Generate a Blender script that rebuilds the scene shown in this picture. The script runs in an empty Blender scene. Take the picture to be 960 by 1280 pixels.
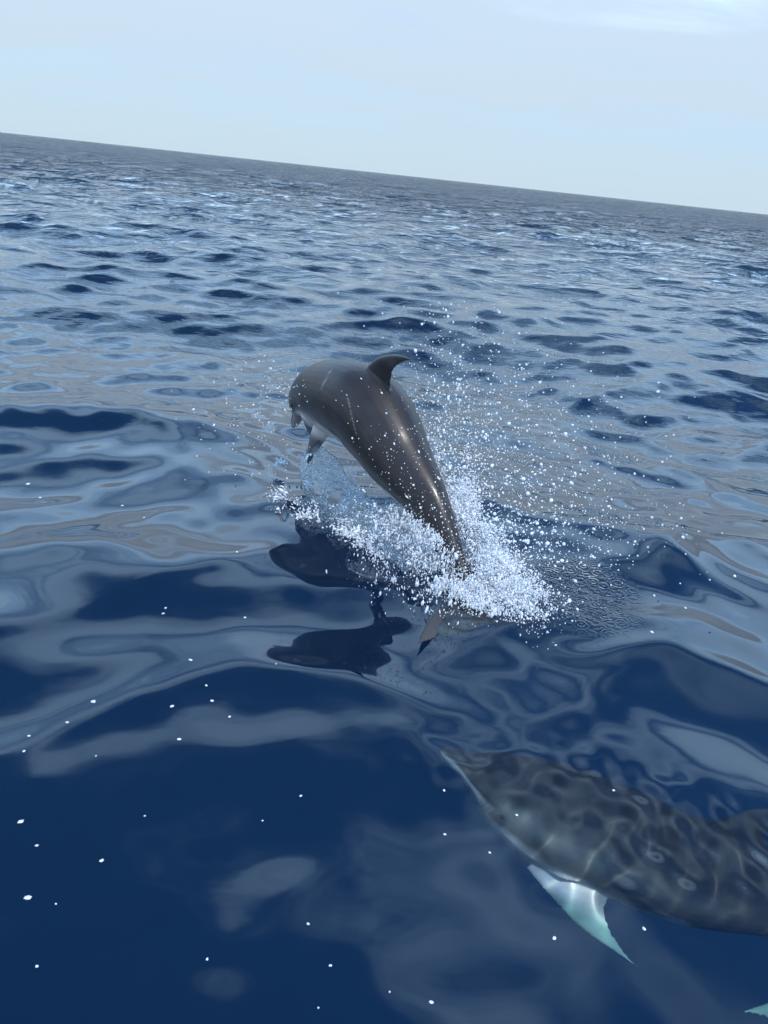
import bpy, bmesh, math, random
import numpy as np
from mathutils import Vector, Matrix, noise as mnoise

# ------------------------------------------------------------------ camera
S = bpy.context.scene
COL = S.collection
CAM_H, FPX = 2.0, 967.0                       # eye height (m), focal length in photo pixels (960x1280)
ROLL = math.atan(103 / 960)
PITCH = math.atan((640 - 216.5) * math.cos(ROLL) / FPX)
cF = np.array([0, math.cos(PITCH), -math.sin(PITCH)])
_u = np.array([0, math.sin(PITCH), math.cos(PITCH)]); _r = np.array([1.0, 0, 0])
cR = math.cos(ROLL) * _r + math.sin(ROLL) * _u
cU = math.cos(ROLL) * _u - math.sin(ROLL) * _r
cC = np.array([0, 0, CAM_H])
cam = bpy.data.cameras.new('camera'); camo = bpy.data.objects.new('camera', cam); COL.objects.link(camo)
cam.sensor_fit = 'VERTICAL'; cam.sensor_height = 24; cam.lens = 24 * FPX / 1280
cam.clip_start = 0.05; cam.clip_end = 40000
m = Matrix.Identity(4)
for i in range(3):
    m[i][0], m[i][1], m[i][2], m[i][3] = cR[i], cU[i], -cF[i], cC[i]
camo.matrix_world = m
S.camera = camo

def ray(x, y):
    return cF + cR * (x - 480) / FPX - cU * (y - 640) / FPX
def atz(x, y, z=0.0):                          # pixel -> point on the level z
    d = ray(x, y); return cC + d * (z - CAM_H) / d[2]
def atplane(x, y, P, n):                       # pixel -> point on a plane
    d = ray(x, y); return cC + d * (n @ (P - cC)) / (n @ d)

# ------------------------------------------------------------------ light
SUN_EL, SUN_AZ = math.radians(60), math.radians(140)     # azimuth from +Y towards +X
sd = Vector((math.sin(SUN_AZ) * math.cos(SUN_EL), math.cos(SUN_AZ) * math.cos(SUN_EL), math.sin(SUN_EL)))
W = bpy.data.worlds.new('World'); S.world = W; W.use_nodes = True
nt = W.node_tree; nt.nodes.clear()
N = nt.nodes.new; K = nt.links.new
out = N('ShaderNodeOutputWorld'); bg = N('ShaderNodeBackground'); bg.inputs['Strength'].default_value = 0.1
sky = N('ShaderNodeTexSky'); sky.sky_type = 'NISHITA'; sky.sun_disc = False
sky.sun_elevation = SUN_EL; sky.sun_rotation = SUN_AZ; sky.altitude = 0
sky.air_density = 1.0; sky.dust_density = 0.3; sky.ozone_density = 2.0
geo = N('ShaderNodeTexCoord'); sep = N('ShaderNodeSeparateXYZ'); K(geo.outputs['Generated'], sep.inputs[0])
def wmath(op, a, b=None, c=None):
    n = N('ShaderNodeMath'); n.operation = op
    for i, v in enumerate((a, b, c)):
        if v is None: continue
        if isinstance(v, (int, float)): n.inputs[i].default_value = v
        else: K(v, n.inputs[i])
    return n.outputs[0]
zz = wmath('ADD', wmath('MAXIMUM', sep.outputs['Z'], 0.0), 0.12)
cx = wmath('DIVIDE', sep.outputs['X'], zz); cy = wmath('DIVIDE', sep.outputs['Y'], zz)
comb = N('ShaderNodeCombineXYZ'); K(cx, comb.inputs[0]); K(cy, comb.inputs[1])
mapn = N('ShaderNodeMapping'); mapn.inputs['Scale'].default_value = (0.55, 1.0, 1); mapn.inputs['Rotation'].default_value = (0, 0, math.radians(-28))
mapn.inputs['Location'].default_value = (3.3, 1.2, 0)
K(comb.outputs[0], mapn.inputs[0])
nz = N('ShaderNodeTexNoise'); nz.inputs['Scale'].default_value = 1.3; nz.inputs['Detail'].default_value = 7; nz.inputs['Roughness'].default_value = 0.55
nz.inputs['Distortion'].default_value = 0.4
K(mapn.outputs[0], nz.inputs['Vector'])
cr = N('ShaderNodeMapRange'); cr.interpolation_type = 'SMOOTHSTEP'
cr.inputs['From Min'].default_value = 0.45; cr.inputs['From Max'].default_value = 0.62
cr.inputs['To Min'].default_value = 0.02; cr.inputs['To Max'].default_value = 0.55
K(nz.outputs['Fac'], cr.inputs['Value'])
def wstep(v, a, b, c=0.0, d=1.0):
    n = N('ShaderNodeMapRange'); n.interpolation_type = 'SMOOTHSTEP'
    for k_, x_ in zip(('From Min', 'From Max', 'To Min', 'To Max'), (a, b, c, d)): n.inputs[k_].default_value = x_
    K(v, n.inputs['Value']); return n.outputs[0]
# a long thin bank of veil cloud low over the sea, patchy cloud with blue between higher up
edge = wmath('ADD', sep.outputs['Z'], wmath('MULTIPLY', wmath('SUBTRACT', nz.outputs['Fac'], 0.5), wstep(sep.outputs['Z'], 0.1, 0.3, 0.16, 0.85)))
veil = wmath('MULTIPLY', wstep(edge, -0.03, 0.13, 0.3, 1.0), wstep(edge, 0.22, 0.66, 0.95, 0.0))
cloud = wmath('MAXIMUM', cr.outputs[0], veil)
tint = N('ShaderNodeMix'); tint.data_type = 'RGBA'; tint.blend_type = 'MULTIPLY'; tint.inputs['Factor'].default_value = 1.0
K(sky.outputs[0], tint.inputs['A']); tint.inputs['B'].default_value = (0.50, 1.40, 2.30, 1)
mx = N('ShaderNodeMix'); mx.data_type = 'RGBA'
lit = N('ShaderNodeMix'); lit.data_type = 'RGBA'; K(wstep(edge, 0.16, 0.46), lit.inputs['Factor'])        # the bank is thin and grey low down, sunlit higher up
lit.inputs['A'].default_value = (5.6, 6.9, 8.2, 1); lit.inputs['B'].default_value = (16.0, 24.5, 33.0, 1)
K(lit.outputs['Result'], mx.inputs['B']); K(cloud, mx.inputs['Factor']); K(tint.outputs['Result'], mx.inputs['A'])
hz = N('ShaderNodeMapRange'); hz.interpolation_type = 'SMOOTHSTEP'
hz.inputs['From Min'].default_value = -0.02; hz.inputs['From Max'].default_value = 0.27
hz.inputs['To Min'].default_value = 0.95; hz.inputs['To Max'].default_value = 0.0
K(sep.outputs['Z'], hz.inputs['Value'])
mh = N('ShaderNodeMix'); mh.data_type = 'RGBA'
K(hz.outputs[0], mh.inputs['Factor']); K(mx.outputs['Result'], mh.inputs['A']); mh.inputs['B'].default_value = (5.2, 6.3, 7.2, 1)
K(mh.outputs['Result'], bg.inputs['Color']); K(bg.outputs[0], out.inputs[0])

sl = bpy.data.lights.new('sun', 'SUN'); so = bpy.data.objects.new('sun', sl); COL.objects.link(so)
sl.energy = 4.0; sl.angle = math.radians(0.6); sl.color = (1, 0.95, 0.88)
sl.cycles.use_multiple_importance_sampling = False
sl.cycles.is_caustics_light = True
so.rotation_euler = (-sd).to_track_quat('-Z', 'Y').to_euler()
so.location = (20, -20, 40)
S.view_settings.view_transform = 'Standard'; S.view_settings.look = 'None'
S.view_settings.exposure = 0.2; S.view_settings.gamma = 1
S.render.engine = 'CYCLES'
S.cycles.use_denoising = True
S.cycles.max_bounces = 12; S.cycles.transmission_bounces = 10; S.cycles.transparent_max_bounces = 12
S.cycles.glossy_bounces = 6; S.cycles.diffuse_bounces = 6; S.cycles.sample_clamp_indirect = 6

# ------------------------------------------------------------------ material helpers
def mat(name):
    M = bpy.data.materials.new(name); M.use_nodes = True
    t = M.node_tree; t.nodes.clear()
    o = t.nodes.new('ShaderNodeOutputMaterial')
    return M, t, o
def tag(o, label=None, cat=None, group=None, kind=None):
    if label: o['label'] = label
    if cat: o['category'] = cat
    if group: o['group'] = group
    if kind: o['kind'] = kind
    return o

# ------------------------------------------------------------------ sea surface: a sum of sharp-crested waves
rng = np.random.default_rng(11)
WAVES = []                                       # kx, ky, amplitude, phase, wavelength, steepness share
def add_band(n, l0, l1, rms_slope, spread, main):
    for i in range(n):
        lam = l0 * (l1 / l0) ** ((i + rng.random()) / n)
        k = 2 * math.pi / lam
        th = main + spread * rng.normal()
        sl_ = rms_slope * math.sqrt(2 / n) * (0.6 + 0.8 * rng.random())
        WAVES.append((k * math.cos(th), k * math.sin(th), sl_ / k, rng.random() * 6.283, lam))
MAIN = math.radians(-100)                        # waves run towards the boat
add_band(12, 5.0, 14.0, 0.050, 0.35, MAIN)
add_band(28, 1.3, 5.0, 0.125, 0.55, MAIN)
add_band(34, 0.5, 1.3, 0.150, 0.75, MAIN + 0.15)
add_band(28, 0.20, 0.5, 0.100, 0.9, MAIN + 0.15)
CHOP = 1.1
def sea_disp(x, y, spacing):
    dx = np.zeros_like(x); dy = np.zeros_like(x); dz = np.zeros_like(x)
    rg = np.hypot(x, y)
    near_calm = 0.34 + 0.66 * np.clip((rg - 5) / 6, 0, 1)          # the lee of the boat is calmer
    near_smooth = 0.33 + 0.67 * np.clip((rg - 3.5) / 6, 0, 1)
    for kx, ky, a, ph, lam in WAVES:
        fade = np.clip((lam / np.maximum(spacing, 1e-6) - 2.5) / 2.5, 0, 1)
        if not fade.any(): continue
        k = math.hypot(kx, ky)
        arg = kx * x + ky * y + ph
        c = np.cos(arg); s = np.sin(arg)
        if 0.9 < lam < 5: fade = fade * near_calm
        elif lam <= 0.9: fade = fade * near_smooth
        dz += a * fade * c
        dx -= CHOP * a * fade * kx / k * s
        dy -= CHOP * a * fade * ky / k * s
    e = extra_height(x, y)
    return dx, dy, dz + e
RIDGES = [                                       # crest line (photo pixels on the mean level), height, front width, back width
    ([(-250, 520), (0, 535), (110, 530), (230, 545), (330, 565)], 0.155, 0.95, 0.9),
    ([(-250, 840), (0, 805), (120, 775), (220, 740), (320, 712)], 0.055, 0.45, 0.75),
    ([(560, 640), (650, 668), (720, 680), (800, 705), (860, 740)], 0.085, 0.50, 0.55),
    ([(790, 712), (880, 688), (960, 694), (1150, 720)], 0.075, 0.45, 0.5),
    ([(560, 520), (700, 530), (800, 560), (900, 590)], 0.055, 0.40, 0.5),
    ([(-100, 1010), (150, 905), (300, 860), (420, 880), (560, 930)], 0.035, 0.42, 0.40),
    ([(700, 860), (820, 850), (960, 905), (1150, 960)], 0.040, 0.30, 0.34),
]
RW = []
def ridge_curve(pl):
    w = np.array([atz(a, b) for a, b in pl])[:, :2]
    c = (w[-1] - w[0]); ln = np.linalg.norm(c); c = c / ln; nn = np.array([-c[1], c[0]])
    uu, vv = (w - w[0]) @ c, (w - w[0]) @ nn
    k = np.argsort(uu); g = np.linspace(-0.5 * ln, 1.5 * ln, 400); q = np.interp(g, uu[k], vv[k])
    m_ = 41; q = np.convolve(np.pad(q, m_ // 2, mode='edge'), np.hanning(m_ + 2)[1:-1] / np.hanning(m_ + 2).sum(), 'valid')
    return w[0], c, nn, ln, g, q
for pl, hh, w0, w1 in RIDGES: RW.append((ridge_curve(pl), hh, w0, w1))
def extra_height(x, y):
    e = np.zeros_like(x)
    m = (np.hypot(x, y) < 14) & (y > -2)
    if not m.any(): return e
    px_, py_ = x[m], y[m]; acc = np.zeros_like(px_)
    for (o_, c, nn, ln, g, q), hh, w0, w1 in RW:
        u = (px_ - o_[0]) * c[0] + (py_ - o_[1]) * c[1]; v = (px_ - o_[0]) * nn[0] + (py_ - o_[1]) * nn[1]
        d = v - np.interp(u, g, q)
        wd = np.where(d > 0, w1, w0); d = np.abs(d)
        prof_ = np.exp(-(d / wd) ** 2) * (1 + 0.35 * np.exp(-(d / (0.25 * wd)) ** 2)) / 1.35 - 0.25 * np.exp(-((d - 1.5 * wd) / (0.8 * wd)) ** 2)
        tt = np.clip((u / ln + 0.12) / 0.3, 0, 1) * np.clip((1.12 - u / ln) / 0.3, 0, 1)
        acc += hh * prof_ * tt * tt * (3 - 2 * tt)
    # quick little ripples thrown up over the gliding dolphin
    c = np.array([1.0, 1.93]); g = np.exp(-(((px_ - c[0]) / 0.75) ** 2 + ((py_ - c[1] + 0.3 * (px_ - c[0])) / 0.25) ** 2) ** 1.5)
    for kx, ky, a, ph in RIP:
        acc += g * a * np.cos(kx * px_ + ky * py_ + ph)
    e[m] = acc
    return e
RIP = []
for i in range(16):
    lam = 0.085 + 0.10 * rng.random(); k = 2 * math.pi / lam; th = rng.random() * 6.283
    RIP.append((k * math.cos(th), k * math.sin(th), 0.044 / k, rng.random() * 6.283))
def sea_z(x, y):
    x = np.atleast_1d(np.asarray(x, float)); y = np.atleast_1d(np.asarray(y, float))
    u, v = x.copy(), y.copy(); sp = np.full_like(x, 0.02)
    for _ in range(4):
        dx, dy, dz = sea_disp(u, v, sp)
        u, v = x - dx, y - dy
    return sea_disp(u, v, sp)[2]

def on_sea(x, y, dz=0.0):                         # pixel -> point on (or dz above) the wavy surface
    w = atz(x, y)
    for _ in range(4): w = atz(x, y, sea_z(w[0], w[1])[0] + dz)
    return w

BACK = 3.0                                       # the fan of the grid starts behind the boat
rr = [1.6]
while rr[-1] < 12000:
    d = max(0.0, rr[-1] - BACK)
    rr.append(rr[-1] + (0.013 if d < 3.0 else 0.013 + 0.0064 * (d - 1.6)))
rr = np.array(rr)
core = np.linspace(-math.radians(32), math.radians(32), 530)
side = np.linspace(math.radians(32), math.radians(70), 50)[1:]
aa = np.concatenate([-side[::-1], core, side])
RR, AA = np.meshgrid(rr, aa, indexing='ij')
gx = RR * np.sin(AA); gy = RR * np.cos(AA) - BACK
spc = np.maximum(np.gradient(rr)[:, None] * np.ones_like(AA), RR * np.gradient(aa)[None, :])
dx, dy, dz = sea_disp(gx, gy, spc)
nr, na = RR.shape
co = np.stack([gx + dx, gy + dy, dz], -1).reshape(-1, 3)
idx = np.arange(nr * na).reshape(nr, na)
q = np.stack([idx[:-1, :-1], idx[:-1, 1:], idx[1:, 1:], idx[1:, :-1]], -1).reshape(-1, 4)
# skirt and underside close the body of water
border = np.concatenate([idx[0, :], idx[1:, -1], idx[-1, -2::-1], idx[-2:0:-1, 0]])
FLOOR = -9.0
low = co[border].copy(); low[:, 2] = FLOOR - 0.5
base = len(co); co = np.concatenate([co, low]); nb = len(border)
bi = base + np.arange(nb)
sk = np.stack([border, bi, np.roll(bi, -1), np.roll(border, -1)], -1)
def mesh_from(name, co, quads, extra_ngon=None):
    me = bpy.data.meshes.new(name)
    nq = len(quads); ng = 0 if extra_ngon is None else len(extra_ngon)
    me.vertices.add(len(co)); me.vertices.foreach_set('co', co.astype(np.float32).ravel())
    lv = quads.ravel(); ls = np.arange(nq) * 4
    if ng: lv = np.concatenate([lv, extra_ngon]); ls = np.concatenate([ls, [nq * 4]])
    me.loops.add(len(lv)); me.loops.foreach_set('vertex_index', lv.astype(np.int32))
    me.polygons.add(len(ls)); me.polygons.foreach_set('loop_start', ls.astype(np.int32))
    me.update(calc_edges=True); me.validate()
    me.polygons.foreach_set('use_smooth', np.ones(len(ls), bool))
    return me
me = mesh_from('sea', co, np.concatenate([q, sk]), bi[::-1])
sea = bpy.data.objects.new('sea', me); COL.objects.link(sea); tag(sea, kind='structure')
sea.cycles.is_caustics_caster = True

M, t, o = mat('sea_water')
X = t.nodes.new; Y = t.links.new
tc = X('ShaderNodeTexCoord')
def tmath(op, a, b=None):
    n = X('ShaderNodeMath'); n.operation = op
    for i, v in enumerate((a, b)):
        if v is None: continue
        if isinstance(v, (int, float)): n.inputs[i].default_value = v
        else: Y(v, n.inputs[i])
    return n.outputs[0]
def tlen(center, scale):
    a = X('ShaderNodeVectorMath'); a.operation = 'SUBTRACT'; Y(tc.outputs['Object'], a.inputs[0]); a.inputs[1].default_value = center
    b = X('ShaderNodeVectorMath'); b.operation = 'MULTIPLY'; Y(a.outputs[0], b.inputs[0]); b.inputs[1].default_value = scale
    c = X('ShaderNodeVectorMath'); c.operation = 'LENGTH'; Y(b.outputs[0], c.inputs[0]); return c.outputs['Value']
def tmap(v, a, b, c, d):
    n = X('ShaderNodeMapRange'); n.interpolation_type = 'SMOOTHSTEP'
    for k, x in zip(('From Min', 'From Max', 'To Min', 'To Max'), (a, b, c, d)): n.inputs[k].default_value = x
    Y(v, n.inputs['Value']); return n.outputs[0]
def tnoise(scale, detail, rough, sx=1, sy=1, rot=0.0):
    mp = X('ShaderNodeMapping'); mp.inputs['Scale'].default_value = (sx, sy, 1); mp.inputs['Rotation'].default_value = (0, 0, rot)
    Y(tc.outputs['Object'], mp.inputs[0])
    n = X('ShaderNodeTexNoise'); n.inputs['Scale'].default_value = scale; n.inputs['Detail'].default_value = detail; n.inputs['Roughness'].default_value = rough
    Y(mp.outputs[0], n.inputs['Vector']); return n.outputs['Fac']
rng_m = tlen((0, 0, 0), (1, 1, 0))
fine = tmath('MULTIPLY', tnoise(1.6, 5, 0.55, 0.55, 1.0, 0.15), tmap(rng_m, 3.5, 30.0, 0.002, 0.24))       # small ripples, stronger out of the lee of the boat
far = tmath('MULTIPLY', tnoise(0.42, 5, 0.55, 0.5, 1.0, 0.15), tmap(rng_m, 14.0, 80.0, 0.0, 2.8))         # open-water chop
cpt = atz(722, 772); vor = X('ShaderNodeTexVoronoi'); vor.inputs['Scale'].default_value = 15
Y(tc.outputs['Object'], vor.inputs['Vector'])
rings = tmath('MULTIPLY', tmath('SINE', tmath('MULTIPLY', vor.outputs['Distance'], 22.0)), tmap(tlen((cpt[0], cpt[1], 0), (3.0, 2.2, 0)), 0.45, 1.0, 0.0022, 0.0))   # rings of falling drops
hgt = tmath('ADD', tmath('ADD', fine, far), rings)
b1 = X('ShaderNodeBump'); b1.inputs['Strength'].default_value = 1.0; b1.inputs['Distance'].default_value = 1.0
Y(hgt, b1.inputs['Height'])
fr_ = X('ShaderNodeFresnel'); fr_.inputs['IOR'].default_value = 1.52
rf = X('ShaderNodeBsdfRefraction'); rf.inputs['IOR'].default_value = 1.34; rf.inputs['Roughness'].default_value = 0.0; rf.inputs['Color'].default_value = (0.84, 0.97, 1.0, 1)
gs = X('ShaderNodeBsdfGlossy'); gs.inputs['Roughness'].default_value = 0.0; gs.inputs['Color'].default_value = (1, 1, 1, 1)
for n in (fr_, rf, gs): Y(b1.outputs[0], n.inputs['Normal'])
ms = X('ShaderNodeMixShader'); Y(fr_.outputs[0], ms.inputs[0]); Y(rf.outputs[0], ms.inputs[1]); Y(gs.outputs[0], ms.inputs[2])
Y(ms.outputs[0], o.inputs['Surface'])
me.materials.append(M)

# added deep floor; its blue stands in for light scattered back by the water
fx = 14000.0
fm = mesh_from('blue_depth_floor', np.array([[-fx, -60, FLOOR], [fx, -60, FLOOR], [fx, fx, FLOOR], [-fx, fx, FLOOR]], float), np.array([[0, 1, 2, 3]]))
bed = bpy.data.objects.new('blue_depth_floor', fm); COL.objects.link(bed); tag(bed, kind='structure')
M, t, o = mat('upwelling_blue')
p = t.nodes.new('ShaderNodeBsdfPrincipled'); p.inputs['Base Color'].default_value = (0.0, 0.026, 0.062, 1); p.inputs['Roughness'].default_value = 1
t.links.new(p.outputs[0], o.inputs['Surface']); fm.materials.append(M)

# ------------------------------------------------------------------ dolphins
def crom(P, n):                                  # centripetal-ish smooth curve through points, resampled by arc length
    P = np.asarray(P, float)
    ext = np.vstack([2 * P[0] - P[1], P, 2 * P[-1] - P[-2]])
    outp = []
    for i in range(len(P) - 1):
        p0, p1, p2, p3 = ext[i:i + 4]
        for u in np.linspace(0, 1, 40, endpoint=False):
            outp.append(0.5 * ((2 * p1) + (-p0 + p2) * u + (2 * p0 - 5 * p1 + 4 * p2 - p3) * u * u + (-p0 + 3 * p1 - 3 * p2 + p3) * u ** 3))
    outp.append(P[-1]); outp = np.array(outp)
    d = np.r_[0, np.cumsum(np.linalg.norm(np.diff(outp, axis=0), axis=1))]
    sN = np.linspace(0, d[-1], n)
    return np.stack([np.interp(sN, d, outp[:, i]) for i in range(3)], -1), d[-1]
TOP = [(0, .004), (.01, .0105), (.03, .0135), (.052, .016), (.062, .023), (.075, .036), (.09, .047), (.12, .059), (.16, .070), (.22, .084), (.30, .096), (.38, .101), (.46, .098), (.54, .087), (.62, .071), (.70, .054), (.78, .040), (.86, .029), (.93, .020), (.97, .013), (1.0, .004)]
BOT = [(0, .004), (.01, .0095), (.03, .012), (.055, .016), (.075, .024), (.10, .038), (.14, .058), (.18, .073), (.24, .087), (.30, .095), (.38, .099), (.46, .094), (.54, .081), (.62, .064), (.70, .048), (.78, .035), (.86, .025), (.93, .018), (.97, .012), (1.0, .004)]
WID = [(0, .004), (.01, .011), (.03, .0145), (.055, .019), (.07, .029), (.09, .042), (.12, .054), (.16, .066), (.22, .081), (.30, .094), (.38, .098), (.46, .093), (.54, .080), (.62, .062), (.70, .043), (.78, .028), (.86, .0175), (.93, .013), (.97, .009), (1.0, .004)]
def prof(tab, s):
    x = [a for a, b in tab]; y = [b for a, b in tab]
    v = np.interp(s, x, y)
    kern = np.array([1, 2, 3, 2, 1.]) / 9
    vv = np.convolve(np.pad(v, 2, mode='edge'), kern, 'valid'); vv[0] = v[0]; vv[-1] = v[-1]
    return vv
def nrm(v):
    v = np.asarray(v, float); return v / np.linalg.norm(v)
def loft(bm, rings):
    vs = [[bm.verts.new(p) for p in r] for r in rings]
    n = len(rings[0])
    for a, b in zip(vs[:-1], vs[1:]):
        for i in range(n):
            bm.faces.new((a[i], a[(i + 1) % n], b[(i + 1) % n], b[i]))
    bm.faces.new(vs[0][::-1]); bm.faces.new(vs[-1])
def blade(bm, fn, thick, nt_=22):
    """fn(t) -> leading edge point, trailing edge point, surface normal; thick(t) -> thickness"""
    rings = []
    cs = np.linspace(0, 1, 11)
    foil = 2.6 * (np.sqrt(cs) * 0.74 * (1 - cs) + 0.06 * (1 - cs))
    foil[0] = foil[-1] = 0
    for tt in np.linspace(0, 1, nt_):
        le, te, n = fn(tt)
        h = thick(tt) * 0.5
        up = [le + (te - le) * c + n * (h * fo + 0.0008) for c, fo in zip(cs, foil)]
        dn = [le + (te - le) * c - n * (h * fo + 0.0008) for c, fo in zip(cs, foil)]
        rings.append(up + dn[::-1])
    loft(bm, rings)

def make_dolphin(spine, dorsal, label, flippers, mat_, fluke=(0.12, 0, 0), fin_h=0.105, fin_s=0.43, fat=None, shade=None, fluke_left=None, fluke_right=None):
    NS = 140
    C, L = crom(spine, NS)
    T = np.gradient(C, axis=0); T /= np.linalg.norm(T, axis=1)[:, None]      # head -> tail
    s = np.linspace(0, 1, NS)
    dk = np.array([d[0] for d in dorsal]); dv = np.array([nrm(d[1]) for d in dorsal])
    D = np.stack([np.interp(s, dk, dv[:, i]) for i in range(3)], -1)
    D -= (D * T).sum(1)[:, None] * T; D /= np.linalg.norm(D, axis=1)[:, None]
    Sd = np.cross(T, D)                                                      # points to the animal's right? fixed below
    top, bot, wid = prof(TOP, s) * L, prof(BOT, s) * L, prof(WID, s) * L
    if fat is not None: g_ = fat(s); top, bot, wid = top * g_, bot * g_, wid * g_
    bm = bmesh.new(); rings = []
    for i in range(NS):
        r = []
        for a in np.linspace(0, 2 * math.pi, 36, endpoint=False):
            ca, sa = math.cos(a), math.sin(a)
            v = top[i] * ca if ca > 0 else bot[i] * ca
            # a slightly pinched keel on the tail stock
            w = wid[i]
            r.append(C[i] + D[i] * v + Sd[i] * w * sa)
        rings.append(r)
    loft(bm, rings)
    def at(sv):
        j = sv * (NS - 1); i = int(min(j, NS - 2)); f = j - i
        return (C[i] * (1 - f) + C[i + 1] * f, T[i] * (1 - f) + T[i + 1] * f, D[i] * (1 - f) + D[i + 1] * f, Sd[i] * (1 - f) + Sd[i + 1] * f, np.interp(sv, s, top))
    # dorsal fin: hooked, swept back
    c0, t0, d0, s0, h0 = at(fin_s + 0.06)
    fs_ = fin_s
    tb = nrm(at(fs_)[0] + at(fs_)[2] * at(fs_)[4] - at(fs_ + .12)[0] - at(fs_ + .12)[2] * at(fs_ + .12)[4]) * -1
    nb_ = nrm(np.cross(tb, d0)); ub = nrm(np.cross(nb_, tb))
    if ub @ d0 < 0: ub = -ub
    f0 = at(fin_s)[0] + at(fin_s)[2] * (at(fin_s)[4] - 0.012 * L)
    ch = 0.135 * L; fh = fin_h * L + 0.012 * L
    def fin(tt):
        le = ch * (0.0 + 0.42 * tt + 0.56 * tt ** 2.6)
        te = ch * (1.0 - 0.40 * math.sin(min(1, tt / 0.62) * math.pi / 2) + 0.46 * tt ** 2.2)
        te = max(te, le + 0.02 * ch)
        z = fh * (tt - 0.06 * tt ** 6)
        return f0 + tb * le + ub * z, f0 + tb * te + ub * z, nb_
    blade(bm, fin, lambda tt: L * (0.020 * (1 - tt) ** 0.8 + 0.0045))
    # flippers: root station, side, world directions
    for fl in flippers:
        c1, t1, d1, s1, _ = at(fl['s'])
        span, chord = nrm(fl['span']), nrm(fl['chord'])
        chord = nrm(chord - (chord @ span) * span)
        nn = nrm(np.cross(span, chord))
        root = fl['root'] if fl.get('root') is not None else c1 + (-d1 * 0.55) * np.interp(fl['s'], s, bot) + nrm(s1) * fl['side'] * np.interp(fl['s'], s, wid) * 0.75
        ln, cw = fl['len'], fl['w']; bend = fl.get('bend', 0.0)
        def flip(tt, root=root, span=span, chord=chord, nn=nn, ln=ln, cw=cw, bend=bend, tef=fl.get('te')):
            le = cw * (-0.10 + 0.15 * tt + 0.62 * tt ** 2.2)
            te = cw * (0.78 + 0.42 * math.sin(min(1, tt / 0.3) * math.pi / 2) * (1 - tt) ** 0.7 - 0.12 * tt)
            if tef: te = cw * tef(tt)
            te = max(te, le + 0.03 * cw)
            o_ = root + span * (ln * tt) + nn * bend * tt * tt
            return o_ + chord * le, o_ + chord * te, nn
        blade(bm, flip, lambda tt: L * (0.017 * (1 - tt) + 0.004))
    # flukes
    ce, te_, de, se, _ = at(0.955)
    for sgn, tip in ((1, fluke_right), (-1, fluke_left)):
        sp = nrm(se) * sgn
        if tip is None: tip = ce + sp * 0.125 * L + nrm(te_) * 0.05 * L
        ax = nrm(te_)
        def flk(tt, tip=tip):
            b = ce + ax * (-0.045 * L)
            e = ce + ax * (0.062 * L)
            mid = (b + e) / 2
            drift = (tip - mid)
            le = b * (1 - tt) + (tip) * tt + nrm(drift) * 0.012 * L * math.sin(math.pi * tt) - ax * 0.020 * L * math.sin(math.pi * tt)
            te = e * (1 - tt) + (tip) * tt + ax * 0.014 * L * math.sin(math.pi * min(1, tt * 1.3)) - ax * 0.03 * L * tt * (1 - tt)
            return le, te, nrm(np.cross(ax, drift))
        blade(bm, flk, lambda tt: L * (0.013 * (1 - tt) + 0.003))
    bmesh.ops.recalc_face_normals(bm, faces=bm.faces)
    tm = bpy.data.meshes.new('tmp'); bm.to_mesh(tm); bm.free()
    to = bpy.data.objects.new('tmp', tm); COL.objects.link(to)
    rm = to.modifiers.new('r', 'REMESH'); rm.mode = 'VOXEL'; rm.voxel_size = 0.0065; rm.use_smooth_shade = True
    sm = to.modifiers.new('s', 'SMOOTH'); sm.factor = 0.5; sm.iterations = 6
    dg = bpy.context.evaluated_depsgraph_get(); dg.update()
    me = bpy.data.meshes.new_from_object(to.evaluated_get(dg)); me.name = 'dolphin_body'
    bpy.data.objects.remove(to); bpy.data.meshes.remove(tm)
    nv = len(me.vertices); V = np.empty(nv * 3, np.float32); me.vertices.foreach_get('co', V); V = V.reshape(-1, 3).astype(float)
    # station, girth angle and distance of every vertex -> natural counter-shading
    st = np.empty(nv); an = np.empty(nv); ex = np.empty(nv); sdn = np.empty(nv)
    for a in range(0, nv, 20000):
        v = V[a:a + 20000]
        j = ((v[:, None, :] - C[None]) ** 2).sum(-1).argmin(1)
        e = v - C[j]; u = (e * D[j]).sum(1); w = (e * Sd[j]).sum(1)
        st[a:a + 20000] = s[j]; an[a:a + 20000] = np.degrees(np.arctan2(np.abs(w), u)); sdn[a:a + 20000] = w
        rad = np.hypot(u / np.where(u > 0, top[j], bot[j]), w / wid[j]); ex[a:a + 20000] = rad
    wob = np.array([mnoise.noise(Vector(v * 5)) for v in V]) * 12 + np.array([mnoise.noise(Vector(v * 16)) for v in V]) * 5
    ang = an + wob
    def sstep(x, a, b):
        u = np.clip((x - a) / (b - a), 0, 1); return u * u * (3 - 2 * u)
    cape = np.array([0.019, 0.0165, 0.017]); flank = np.array([0.040, 0.036, 0.036]); belly = np.array([0.46, 0.44, 0.43])
    k1 = sstep(ang, 50, 88)[:, None]; k2 = sstep(ang + 16 * sstep(st, .5, .2) , 122, 140)[:, None]
    colr = cape * (1 - k1) + flank * k1; colr = colr * (1 - k2) + belly * k2
    fin_m = sstep(ex, 1.35, 1.6)[:, None] * (an[:, None] < 60)
    colr = colr * (1 - fin_m) + np.array([0.040, 0.036, 0.038]) * fin_m
    # mouth line and lower jaw
    jaw = (sstep(an, 84, 96) * sstep(st, .12, .085))[:, None]
    colr = colr * (1 - jaw) + np.array([0.30, 0.29, 0.29]) * jaw
    line = (np.exp(-((an - 88) / 4.0) ** 2) * sstep(st, .125, .11) * (st > .008))[:, None]
    colr *= 1 - 0.7 * line
    if shade is not None: colr = shade(colr, V, st, an, ex, sdn, sstep)
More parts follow.
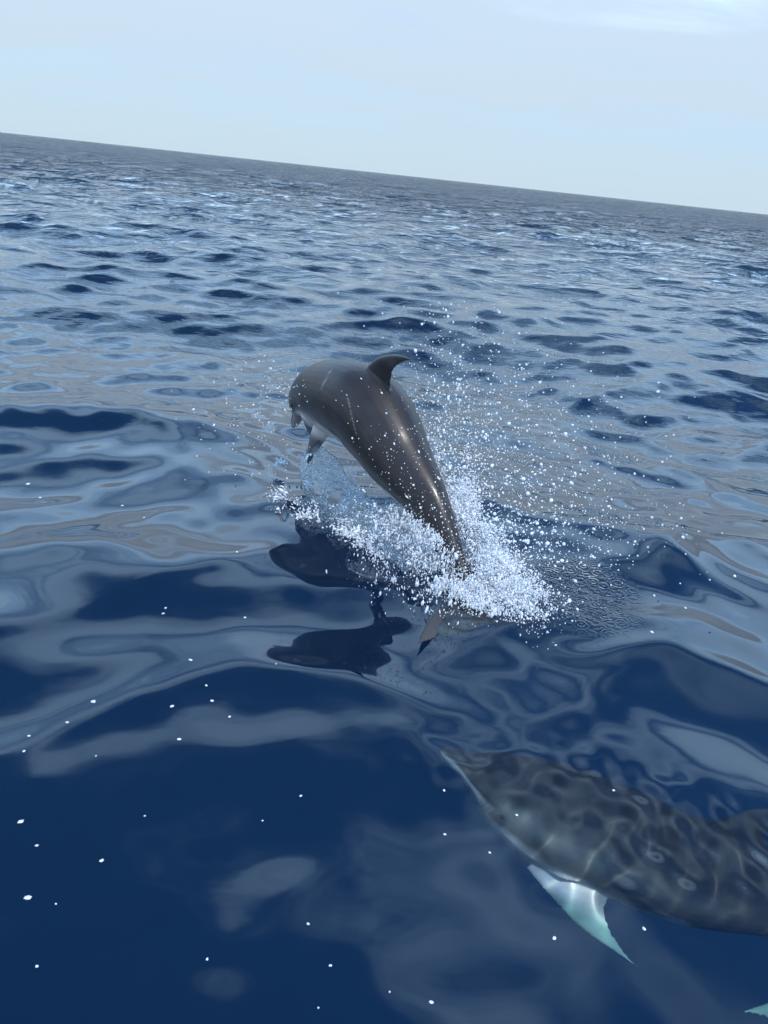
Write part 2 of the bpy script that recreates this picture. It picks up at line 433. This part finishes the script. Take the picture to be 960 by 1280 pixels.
    at_ = me.color_attributes.new('skin', 'FLOAT_COLOR', 'POINT')
    at_.data.foreach_set('color', np.c_[colr, np.ones(nv)].astype(np.float32).ravel())
    me.polygons.foreach_set('use_smooth', np.ones(len(me.polygons), bool))
    me.materials.append(mat_)
    root = bpy.data.objects.new('dolphin', None); COL.objects.link(root)
    root.empty_display_size = 0.1
    loc = C[NS // 2].copy(); root.location = loc
    body = bpy.data.objects.new('body', me); COL.objects.link(body); body.parent = root
    me.transform(Matrix.Translation(-Vector(loc)))
    tag(root, label, 'dolphin', 'dolphins swimming beside the boat')
    body.cycles.is_caustics_receiver = True
    # eyes just above the corner of the mouth
    ceye, teye, deye, seye, _ = at(0.128)
    we = np.interp(0.128, s, wid)
    for sg in (1, -1):
        em = bpy.data.meshes.new('eye'); b2 = bmesh.new()
        bmesh.ops.create_uvsphere(b2, u_segments=12, v_segments=8, radius=0.005 * L)
        b2.to_mesh(em); b2.free()
        em.polygons.foreach_set('use_smooth', np.ones(len(em.polygons), bool))
        eo = bpy.data.objects.new('eye', em); COL.objects.link(eo); eo.parent = root
        eo.location = Vector(ceye + nrm(seye) * sg * we * 0.965 - deye * 0.006 * L - loc)
        em.materials.append(EYE)
    return root, C, T, D, Sd, L, (top, bot, wid)

M, t, o = mat('dolphin_skin'); SKIN = M
p = t.nodes.new('ShaderNodeBsdfPrincipled'); at_n = t.nodes.new('ShaderNodeAttribute'); at_n.attribute_name = 'skin'
tc = t.nodes.new('ShaderNodeTexCoord')
n = t.nodes.new('ShaderNodeTexNoise'); n.inputs['Scale'].default_value = 9; n.inputs['Detail'].default_value = 8; n.inputs['Roughness'].default_value = 0.65
t.links.new(tc.outputs['Object'], n.inputs['Vector'])
mr = t.nodes.new('ShaderNodeMapRange'); mr.inputs['From Min'].default_value = 0.3; mr.inputs['From Max'].default_value = 0.7; mr.inputs['To Min'].default_value = 0.78; mr.inputs['To Max'].default_value = 1.22
t.links.new(n.outputs['Fac'], mr.inputs['Value'])
vm = t.nodes.new('ShaderNodeVectorMath'); vm.operation = 'SCALE'; t.links.new(at_n.outputs['Color'], vm.inputs[0]); t.links.new(mr.outputs[0], vm.inputs['Scale'])
t.links.new(vm.outputs[0], p.inputs['Base Color'])
p.inputs['Roughness'].default_value = 0.42; p.inputs['IOR'].default_value = 1.30
p.inputs['Coat Weight'].default_value = 0.3; p.inputs['Coat Roughness'].default_value = 0.16; p.inputs['Coat IOR'].default_value = 1.33
n2 = t.nodes.new('ShaderNodeTexNoise'); n2.inputs['Scale'].default_value = 30; n2.inputs['Detail'].default_value = 6
t.links.new(tc.outputs['Object'], n2.inputs['Vector'])
bp = t.nodes.new('ShaderNodeBump'); bp.inputs['Strength'].default_value = 0.10; bp.inputs['Distance'].default_value = 0.006
t.links.new(n2.outputs['Fac'], bp.inputs['Height']); t.links.new(bp.outputs[0], p.inputs['Normal']); t.links.new(bp.outputs[0], p.inputs['Coat Normal'])
t.links.new(p.outputs[0], o.inputs['Surface'])
SKIN_WET = SKIN.copy(); SKIN_WET.name = 'dolphin_skin_under_water'      # under water the wet film has no gloss of its own
for q_ in SKIN_WET.node_tree.nodes:
    if q_.type == 'BSDF_PRINCIPLED':
        q_.inputs['Coat Weight'].default_value = 0; q_.inputs['Roughness'].default_value = 0.6; q_.inputs['IOR'].default_value = 1.08
M, t, o = mat('dark_eye'); EYE = M
p = t.nodes.new('ShaderNodeBsdfPrincipled'); p.inputs['Base Color'].default_value = (0.012, 0.01, 0.01, 1); p.inputs['Roughness'].default_value = 0.08
t.links.new(p.outputs[0], o.inputs['Surface'])

def right_of(d):
    return nrm(np.cross(d, [0, 0, 1.0]))
def leap_shade(colr, V, st, an, ex, sdn, sstep):
    mott = np.array([mnoise.noise(Vector(v * 6)) + 0.5 * mnoise.noise(Vector(v * 17)) for v in V])[:, None]
    colr = colr * (1 + 0.22 * mott)
    dark = (np.exp(-((an - 84) / 13) ** 2) * sstep(st, .18, .26) * sstep(st, .75, .55))[:, None]       # dark stripe along the flank
    colr = colr * (1 - 0.45 * dark)
    pale = (np.exp(-((an - 112) / 9) ** 2) * sstep(st, .12, .2) * sstep(st, .7, .5))[:, None]
    colr = colr * (1 - 0.5 * pale) + np.array([0.15, 0.135, 0.13]) * 0.5 * pale
    scar = (np.exp(-((st - 0.335 - 0.00045 * (an - 45) + 0.00001 * (an - 45) ** 2) / 0.0022) ** 2) * (an > 30) * (an < 66) * (ex < 1.2))[:, None]
    scar2 = (np.exp(-((st - 0.44 - 0.003 * (an - 60)) / 0.0020) ** 2) * (an > 52) * (an < 78) * (ex < 1.2))[:, None]
    sc_ = np.clip(scar * 0.3 + scar2 * 0.5, 0, 1)
    colr = colr * (1 - sc_) + np.array([0.30, 0.28, 0.27]) * sc_
    flip = (sstep(ex, 1.1, 1.4) * (st < 0.4) * (an > 60))[:, None]
    return colr * (1 - flip) + np.array([0.095, 0.090, 0.090]) * flip
# the leaping one: its path lies in an upright plane that runs away to the left
TA, HA = atz(612, 783), atz(358, 598)
NP = np.cross(HA - TA, [0, 0, 1.0])
fw = nrm(HA - TA)
mids = [(612, 785), (585, 742), (568, 705), (554, 671), (533, 626), (502, 580), (460, 515), (414, 494), (391, 497)]
pts = [atplane(x, y, TA, NP) for x, y in mids][::-1]
head = pts[0]
spine1 = [head + fw * 0.235 + np.array([0, 0, -0.27]), head + fw * 0.13 + np.array([0, 0, -0.12])] + pts
left1 = nrm(np.cross([0, 0, 1.0], fw))
upr = np.array([0, 0, 1.0])
dor1 = [(0, fw * 0.6 + upr + left1 * 0.05), (0.3, fw * 0.1 + upr + left1 * 0.05), (0.6, fw * -0.7 + upr), (1, fw * -0.8 + upr)]
_o = TA + left1 * 0.13; fa, fb = atplane(396, 524, TA + left1 * 0.10, NP), atplane(371, 577, _o + left1 * 0.1, NP)
d1 = make_dolphin(spine1, dor1, 'dark grey dolphin leaping out of the water above a white splash',
    [dict(s=0.18, side=-1, root=fa, span=fb - fa, chord=-fw * 0.5 + right_of(fw) * 0.9, len=float(np.linalg.norm(fb - fa)), w=0.10),
     dict(s=0.17, side=1, span=-left1 * 0.55 - upr * 0.8 + fw * 0.75, chord=-fw, len=0.28, w=0.10)], SKIN, shade=leap_shade, fin_h=0.122, fin_s=0.375, fluke_left=on_sea(521, 806, 0.035))

def glide_shade(colr, V, st, an, ex, sdn, sstep):
    mott = np.array([mnoise.noise(Vector(v * 7)) + 0.5 * mnoise.noise(Vector(v * 19)) for v in V])[:, None]
    colr = colr * (1.45 + 0.5 * mott)
    band = (np.exp(-((an - 78 - 40 * (st - .12)) / 13) ** 2) * sstep(st, .09, .13) * sstep(st, .55, .30))[:, None]     # pale brush stroke from the eye to the flank
    colr = colr * (1 - 0.55 * band) + np.array([0.20, 0.21, 0.20]) * 0.55 * band
    flip = (sstep(ex, 1.15, 1.5) * (st < 0.5) * (an > 60))[:, None]
    return colr * (1 - flip) + np.array([0.20, 0.34, 0.30]) * flip
# the one gliding just under the surface
bx = [(549, 946), (575, 958), (598, 971), (638, 994), (690, 1020), (760, 1047), (850, 1085), (960, 1112), (1080, 1130), (1200, 1125), (1290, 1100)]
bz = [-.17, -.19, -.21, -.26, -.31, -.34, -.36, -.37, -.36, -.33, -.30]
def refr(x, y, z):                               # pixel -> point below the flat surface, bent by the water
    P = atz(x, y, 0.0); d = nrm(ray(x, y)); k = 1 / 1.34
    c = -d[2]; b = math.sqrt(1 - k * k * (1 - c * c))
    r = k * d + (k * c - b) * np.array([0, 0, 1.0])
    return P + r * (z / r[2])
spine2 = [refr(x, y, z) for (x, y), z in zip(bx, bz)]
ax2 = nrm(spine2[0] - spine2[6]); left2 = nrm(np.cross([0, 0, 1.0], ax2))
fr = refr(660, 1080, -0.42); ft = refr(752, 1232, -0.62)
d2 = make_dolphin(spine2, [(0, upr + left2 * -0.35), (1, upr + left2 * -0.35)], 'grey dolphin gliding just below the surface with a pale teal flipper',
    [dict(s=0.22, side=-1, root=fr, span=ft - fr, chord=refr(740, 1105, -0.42) - fr, len=float(np.linalg.norm(ft - fr)), w=0.22,
          te=lambda tt: float(np.interp(tt, [0, .15, .30, .42, .50, .58, .72, .88, 1], [.90, 1.0, 1.12, 1.22, 1.02, .72, .62, .62, .66]))),
     dict(s=0.22, side=1, span=-left2 - upr * 0.6 - ax2 * 0.5, chord=-ax2, len=0.36, w=0.13)], SKIN_WET, shade=glide_shade, fat=lambda q: 1 + 0.30 * np.exp(-((q - 0.11) / 0.15) ** 2))
# a third, deeper: only the tip of its flipper reaches the picture
h3 = refr(1062, 1110, -1.0); a3 = nrm([0.12, -1.0, -0.05])
spine3 = [h3 + a3 * k for k in np.linspace(0, 2.3, 8)]
ft3 = refr(916, 1231, -0.85); fr3 = spine3[0] + a3 * 0.46 + np.array([-0.10, 0, 0.0])
d3 = make_dolphin(spine3, [(0, upr), (1, upr)], 'dolphin deep underwater, only the tip of its pale flipper showing beyond the gliding dolphin',
    [dict(s=0.22, side=-1, root=fr3, span=ft3 - fr3, chord=a3, len=float(np.linalg.norm(ft3 - fr3)), w=0.13),
     dict(s=0.22, side=1, span=np.array([1, 0, -0.4]), chord=a3, len=0.36, w=0.13)], SKIN_WET, shade=glide_shade)
for o_, inf in (('leap', d1), ('glide', d2)):
    print('DOLPHIN', o_, 'length', round(inf[5], 2))

# ------------------------------------------------------------------ spray and foam
M, t, o = mat('foam_white'); FOAM = M
p = t.nodes.new('ShaderNodeBsdfPrincipled'); p.inputs['Base Color'].default_value = (0.80, 0.83, 0.86, 1); p.inputs['Roughness'].default_value = 0.22; p.inputs['IOR'].default_value = 1.33
tr = t.nodes.new('ShaderNodeBsdfTranslucent'); tr.inputs['Color'].default_value = (0.80, 0.84, 0.88, 1)
ms = t.nodes.new('ShaderNodeMixShader'); ms.inputs[0].default_value = 0.45
t.links.new(p.outputs[0], ms.inputs[1]); t.links.new(tr.outputs[0], ms.inputs[2]); t.links.new(ms.outputs[0], o.inputs['Surface'])
M, t, o = mat('clear_water'); CLEAR = M
g = t.nodes.new('ShaderNodeBsdfGlass'); g.inputs['IOR'].default_value = 1.33; g.inputs['Color'].default_value = (0.93, 0.97, 1, 1)
tc = t.nodes.new('ShaderNodeTexCoord'); n = t.nodes.new('ShaderNodeTexNoise'); n.inputs['Scale'].default_value = 24; n.inputs['Detail'].default_value = 3; n.inputs['Distortion'].default_value = 1.5
t.links.new(tc.outputs['Object'], n.inputs['Vector'])
bp = t.nodes.new('ShaderNodeBump'); bp.inputs['Distance'].default_value = 0.02; bp.inputs['Strength'].default_value = 0.8
t.links.new(n.outputs['Fac'], bp.inputs['Height']); t.links.new(bp.outputs[0], g.inputs['Normal']); t.links.new(g.outputs[0], o.inputs['Surface'])

def drops_object(name, P, R, V, stretch, material, label, sub=1, cat='splash'):
    """many drops as one object: a mesh of points, each carrying a small ball"""
    P = np.asarray(P); n = len(P)
    me = bpy.data.meshes.new(name); me.vertices.add(n); me.vertices.foreach_set('co', P.astype(np.float32).ravel())
    sc = np.stack([R, R, R * stretch], -1)
    a = me.attributes.new('drop_scale', 'FLOAT_VECTOR', 'POINT'); a.data.foreach_set('vector', sc.astype(np.float32).ravel())
    V = V / (np.linalg.norm(V, axis=1)[:, None] + 1e-9)
    rot = np.stack([np.zeros(n), np.arccos(np.clip(V[:, 2], -1, 1)), np.arctan2(V[:, 1], V[:, 0])], -1)
    a = me.attributes.new('drop_rot', 'FLOAT_VECTOR', 'POINT'); a.data.foreach_set('vector', rot.astype(np.float32).ravel())
    ob = bpy.data.objects.new(name, me); COL.objects.link(ob); me.materials.append(material)
    ng = bpy.data.node_groups.new(name, 'GeometryNodeTree')
    ng.interface.new_socket('Geometry', in_out='INPUT', socket_type='NodeSocketGeometry'); ng.interface.new_socket('Geometry', in_out='OUTPUT', socket_type='NodeSocketGeometry')
    A = ng.nodes.new; Lk = ng.links.new
    gi, go = A('NodeGroupInput'), A('NodeGroupOutput')
    ico = A('GeometryNodeMeshIcoSphere'); ico.inputs['Radius'].default_value = 1; ico.inputs['Subdivisions'].default_value = sub
    sm = A('GeometryNodeSetShadeSmooth'); Lk(ico.outputs[0], sm.inputs[0])
    mt = A('GeometryNodeSetMaterial'); mt.inputs['Material'].default_value = material; Lk(sm.outputs[0], mt.inputs[0])
    ins = A('GeometryNodeInstanceOnPoints'); Lk(gi.outputs[0], ins.inputs['Points']); Lk(mt.outputs[0], ins.inputs['Instance'])
    for nm, sock in (('drop_scale', 'Scale'), ('drop_rot', 'Rotation')):
        na_ = A('GeometryNodeInputNamedAttribute'); na_.data_type = 'FLOAT_VECTOR'; na_.inputs['Name'].default_value = nm
        Lk(na_.outputs['Attribute'], ins.inputs[sock])
    Lk(ins.outputs[0], go.inputs[0])
    md = ob.modifiers.new('drops', 'NODES'); md.node_group = ng
    return tag(ob, label, cat, kind='stuff')

r2 = np.random.default_rng(5)
root1, C1, T1, D1, S1, L1, (top1, bot1, wid1) = d1
NS1 = len(C1)
lsd = -1.0 if (S1[70] @ left1) > 0 else 1.0      # sign that turns S1 into the animal's right
right1 = -left1
def pn(v, sc):
    return np.array([mnoise.noise(Vector((a[0] * sc[0], a[1] * sc[1], a[2] * sc[2]))) for a in v])
BUF = []
def put(P, R, V, st, rel=True):
    if rel: P = P + np.stack([np.zeros(len(P)), np.zeros(len(P)), sea_z(P[:, 0], P[:, 1]) * np.clip(1.3 - P[:, 2] / 0.35, 0, 1)], -1)
    BUF.append((P, R, V, np.broadcast_to(st, len(P)).astype(float)))
def clumped(P, scale, thr, soft=0.12):
    w = pn(P, scale) + 0.5 * pn(P * 2.3 + 7, scale)
    return r2.random(len(P)) < np.clip((w - thr) / soft, 0, 1)

def webbed(P, scale, thin=0.10, fill=0.05):              # drops gather in torn sheets and threads
    a = pn(P, scale); b = pn(P * 1.9 + 11, scale)
    w = np.exp(-(a / thin) ** 2) * 0.75 + 0.45 * np.exp(-(b / thin) ** 2) + fill
    gap = np.clip((pn(P + 3.7, (4.5, 4.5, 3.5)) + 0.22) / 0.30, 0.08, 1)          # open gaps where the sea shows through
    return r2.random(len(P)) < w * gap
# curtain of white water hanging from the tail stock
n = 120000
u = 0.60 + 0.40 * r2.random(n) ** 0.75
i = np.clip((u * (NS1 - 1)).astype(int), 0, NS1 - 1)
side = np.where(r2.random(n) < 0.62, 1.0, -1.0)       # 1 = the side towards the boat
dn = r2.random(n) ** 0.8
Pb = C1[i] + left1 * (side * wid1[i] * 1.0)[:, None] - D1[i] * (bot1[i] * 0.3)[:, None]
z0 = np.maximum(Pb[:, 2], 0.02)
spread = (0.03 + 0.13 * dn) * np.clip((1.12 - u) / 0.25, 0.35, 1)
P = Pb + left1 * (np.abs(r2.normal(size=n)) * spread * side)[:, None] + fw * (r2.normal(size=n) * (0.03 + 0.05 * dn) - 0.06 * dn)[:, None]
P[:, 2] = z0 * (1 - dn) + 0.02 * r2.random(n)
k = webbed(P, (11, 11, 4.5), 0.10, 0.06) & (r2.random(n) < np.clip((u - 0.62) / 0.22, 0.06, 1))
P = P[k]; V = np.stack([0.15 * r2.normal(size=len(P)), 0.15 * r2.normal(size=len(P)), -np.ones(len(P))], -1)
put(P, np.exp(r2.normal(math.log(0.0019), 0.5, len(P))), V, 1 + 2.5 * r2.random(len(P)))

# boiling foam where the tail leaves the water
n = 80000
c0 = atz(622, 772); ang = r2.random(n) * 6.283; rad = np.abs(r2.normal(size=n))
P = np.stack([c0[0] + 0.0 * ang, c0[1] + 0 * ang, 0 * ang], -1) + fw * (rad * np.cos(ang) * 0.17 + 0.10)[:, None] + left1 * (rad * np.sin(ang) * 0.11)[:, None]
P[:, 2] = np.abs(r2.normal(size=n)) * 0.10 * np.exp(-rad * 0.5)
k = webbed(P, (12, 12, 9), 0.13, 0.10); P = P[k]
V = r2.normal(size=P.shape) * 0.5 + np.array([0, 0, 1.0])
put(P, np.exp(r2.normal(math.log(0.0021), 0.5, len(P))), V, 1 + 0.8 * r2.random(len(P)))

# spray flung to the far side and behind: short ballistic arcs
def arcs(n, u0, u1, vdir, vs, tmax, rad, jit, start_side=1.0, clump=None, zmin=0.0):
    u = u0 + (u1 - u0) * r2.random(n); i = (u * (NS1 - 1)).astype(int)
    P0 = C1[i] + right1 * (start_side * wid1[i])[:, None] + D1[i] * (top1[i] * 0.3)[:, None]
    v = np.array(vdir)[None] * (vs[0] + (vs[1] - vs[0]) * r2.random(n))[:, None] + r2.normal(size=(n, 3)) * jit
    tt = r2.random(n) ** 0.8 * tmax
    P = P0 + v * tt[:, None]; P[:, 2] -= 4.9 * tt ** 2
    vv = v.copy(); vv[:, 2] -= 9.8 * tt
    k = P[:, 2] > zmin
    if clump: k &= webbed(P, clump[0], clump[1], clump[2])
    P, vv = P[k], vv[k]
    put(P, np.exp(r2.normal(math.log(rad), 0.5, len(P))), vv, 1 + 0.5 * r2.random(len(P)))
arcs(65000, 0.60, 0.96, right1 * 0.55 - fw * 0.15 + upr * 0.55, (0.2, 1.6), 0.30, 0.0020, 0.22, clump=((9, 9, 7), 0.10, 0.05))
arcs(1900, 0.55, 0.95, right1 * 0.8 - fw * 0.3 + upr * 1.5, (0.6, 2.2), 0.55, 0.0027, 0.5)
arcs(1200, 0.50, 0.85, right1 * 0.45 + fw * 0.30 + upr * 2.9, (0.6, 1.35), 0.60, 0.0028, 0.45)
arcs(700, 0.75, 0.98, right1 * 1.5 - fw * 0.45 + upr * 1.3, (0.7, 1.7), 0.5, 0.0030, 0.35)
arcs(500, 0.40, 0.75, right1 * 0.2 + upr * 1.6, (0.4, 1.2), 0.4, 0.0022, 0.6)
arcs(260, 0.12, 0.30, fw * 0.6 + left1 * 0.6 + upr * 0.8, (0.2, 1.5), 0.45, 0.0026, 0.5, start_side=-1)

# ragged lip thrown out on the near side, two lines
def line_foam(pix, n, z, rad, wid, zs, thr=0.0, out=0.0):
    w = np.array([on_sea(a, b, c) for (a, b), c in zip(pix, z)])
    cv, ln = crom(w, 400)
    j = r2.integers(0, 400, n)
    P = cv[j] + r2.normal(size=(n, 3)) * wid
    P[:, 2] = cv[j][:, 2] + np.abs(r2.normal(size=n)) * zs - 0.006
    k = webbed(P, (16, 16, 16), 0.10, 0.02); P = P[k]
    V = r2.normal(size=P.shape) * 0.7 + left1 * 0.7 + upr * 0.6
    put(P, np.exp(r2.normal(math.log(rad), 0.5, len(P))), V, 1 + 2.2 * r2.random(len(P)), False)
line_foam([(343, 622), (372, 636), (405, 650), (440, 665), (475, 690), (505, 712), (530, 745)], 14000, [0.0] * 7, 0.0022, 0.030, 0.045)
line_foam([(345, 640), (380, 648), (425, 668), (470, 690)], 6000, [0.0] * 4, 0.0024, 0.025, 0.03, 0.02)
line_foam([(348, 583), (362, 572), (375, 570), (384, 583), (384, 605), (383, 620)], 4200, [.06, .10, .12, .09, .05, .0], 0.0030, 0.020, 0.02, 0.02)
line_foam([(420, 598), (440, 615), (465, 640), (490, 668), (515, 705)], 6000, [.15, .14, .12, .08, .04], 0.0026, 0.05, 0.06, 0.06)

# beads and runnels on the wet back
n = 420
u = 0.36 + 0.56 * r2.random(n) ** 0.55; i = (u * (NS1 - 1)).astype(int)
th = np.radians(-20 + 120 * r2.random(n))
a_, b_ = np.cos(th), np.sin(th)
P = C1[i] + D1[i] * (np.where(a_ > 0, top1[i], bot1[i]) * a_)[:, None] + left1 * (wid1[i] * b_)[:, None]
P = P + (P - C1[i]) * 0.004
put(P, np.exp(r2.normal(math.log(0.0020), 0.5, n)), T1[i] + 0.2 * r2.normal(size=(n, 3)), 1 + 2.0 * r2.random(n) ** 3, False)
P, R_, V, SS = [np.concatenate([b[q_] for b in BUF]) for q_ in range(4)]
print('DROPS', len(P))
drops_object('splash_spray', P, np.clip(R_, 0.0012, 0.011), V, SS, FOAM, 'white spray and foam thrown up around the leaping dolphin')

# clear sheet of water peeling off the belly on the near side
tp = [(392, 545), (415, 572), (442, 600), (470, 632), (497, 668), (520, 705)]
bt = [(384, 622), (405, 648), (440, 664), (472, 688), (500, 712), (530, 748)]
off = TA + left1 * 0.12
tw, _ = crom([atplane(a, b, off, NP) for a, b in tp], 70); bw, _ = crom([on_sea(a, b, -0.01) for a, b in bt], 70)
vs, fs = [], []
for a in range(70):
    for b in range(40):
        f = b / 39
        q0 = tw[a] * (1 - f) + bw[a] * f + left1 * 0.07 * math.sin(f * math.pi)
        q0 = q0 + left1 * 0.022 * mnoise.noise(Vector(q0 * 14)) + left1 * 0.035 * mnoise.noise(Vector(q0 * 5))
        vs.append(q0)
hole = [mnoise.noise(Vector(v * 9 + 3)) for v in vs]
for a in range(69):
    for b in range(39):
        if hole[a * 40 + b] > 0.34 and 3 < b < 36: continue
        fs.append((a * 40 + b, a * 40 + b + 1, (a + 1) * 40 + b + 1, (a + 1) * 40 + b))
me = bpy.data.meshes.new('water_sheet'); me.from_pydata([tuple(v) for v in vs], [], fs); me.polygons.foreach_set('use_smooth', np.ones(len(fs), bool))
sh = bpy.data.objects.new('water_sheet', me); COL.objects.link(sh); me.materials.append(CLEAR)
so_ = sh.modifiers.new('thick', 'SOLIDIFY'); so_.thickness = 0.006
tag(sh, 'clear sheet of water peeling off the belly of the leaping dolphin', 'splash', kind='stuff')

# flecks of foam floating on the smooth water
FL = [(117, 877, 5), (26, 1027, 5), (35, 1122, 6), (127, 1076, 4), (30, 939, 3), (36, 920, 3), (46, 1057, 3), (215, 883, 4), (224, 924, 4), (265, 876, 4), (287, 896, 3), (238, 825, 4),
      (204, 767, 3), (207, 760, 3), (296, 690, 3), (306, 772, 3), (376, 995, 3), (539, 1253, 4), (693, 1173, 4), (805, 1161, 4), (646, 1019, 3), (815, 790, 4), (857, 760, 3), (385, 1155, 3),
      (259, 1199, 3), (46, 1208, 3), (84, 903, 3), (258, 857, 3), (556, 1043, 3), (612, 1066, 3), (328, 1026, 2), (181, 1020, 2), (413, 1207, 3), (555, 988, 3), (767, 988, 3), (398, 1260, 2), (487, 1240, 2), (35, 605, 4), (50, 622, 3), (153, 632, 3), (180, 647, 2), (120, 945, 2), (345, 830, 2), (70, 1130, 2)]
flm = []
C2f = d2[1][:, :2]
for v_ in range(5):
    b2 = bmesh.new(); bmesh.ops.create_icosphere(b2, subdivisions=2, radius=1.0)
    for vv in b2.verts:
        vv.co *= 1 + 0.55 * mnoise.noise(vv.co * 1.7 + Vector((v_ * 5.1, 0, 0)))
        vv.co.z *= 0.45
    mm = bpy.data.meshes.new('foam_fleck'); b2.to_mesh(mm); b2.free(); mm.materials.append(FOAM); mm.polygons.foreach_set('use_smooth', np.ones(len(mm.polygons), bool)); flm.append(mm)
for j, (a, b, sz) in enumerate(FL):
    w = on_sea(a, b); zz_ = w[2]
    fo = bpy.data.objects.new('foam_fleck', flm[j % 5]); COL.objects.link(fo)
    fo.location = (w[0], w[1], zz_ + 0.001)
    r_ = sz * 0.45 * np.linalg.norm(w - cC) / FPX
    fo.scale = (r_ * 1.3, r_, r_ * 0.8); fo.rotation_euler = (0, 0, r2.random() * 6.28)
    near2 = np.linalg.norm(C2f - np.array([w[0], w[1]]), axis=1).min() < 0.42
    near1 = 660 < b < 900 and a > 190
    lab = ('small white fleck of foam floating right beside the gliding dolphin' if near2 else
           'small white fleck of foam floating near the dark reflection of the leaping dolphin' if near1 else
           'small white fleck of foam on smooth blue water well away from both dolphins')
    tag(fo, lab, 'foam', 'foam flecks on the water')
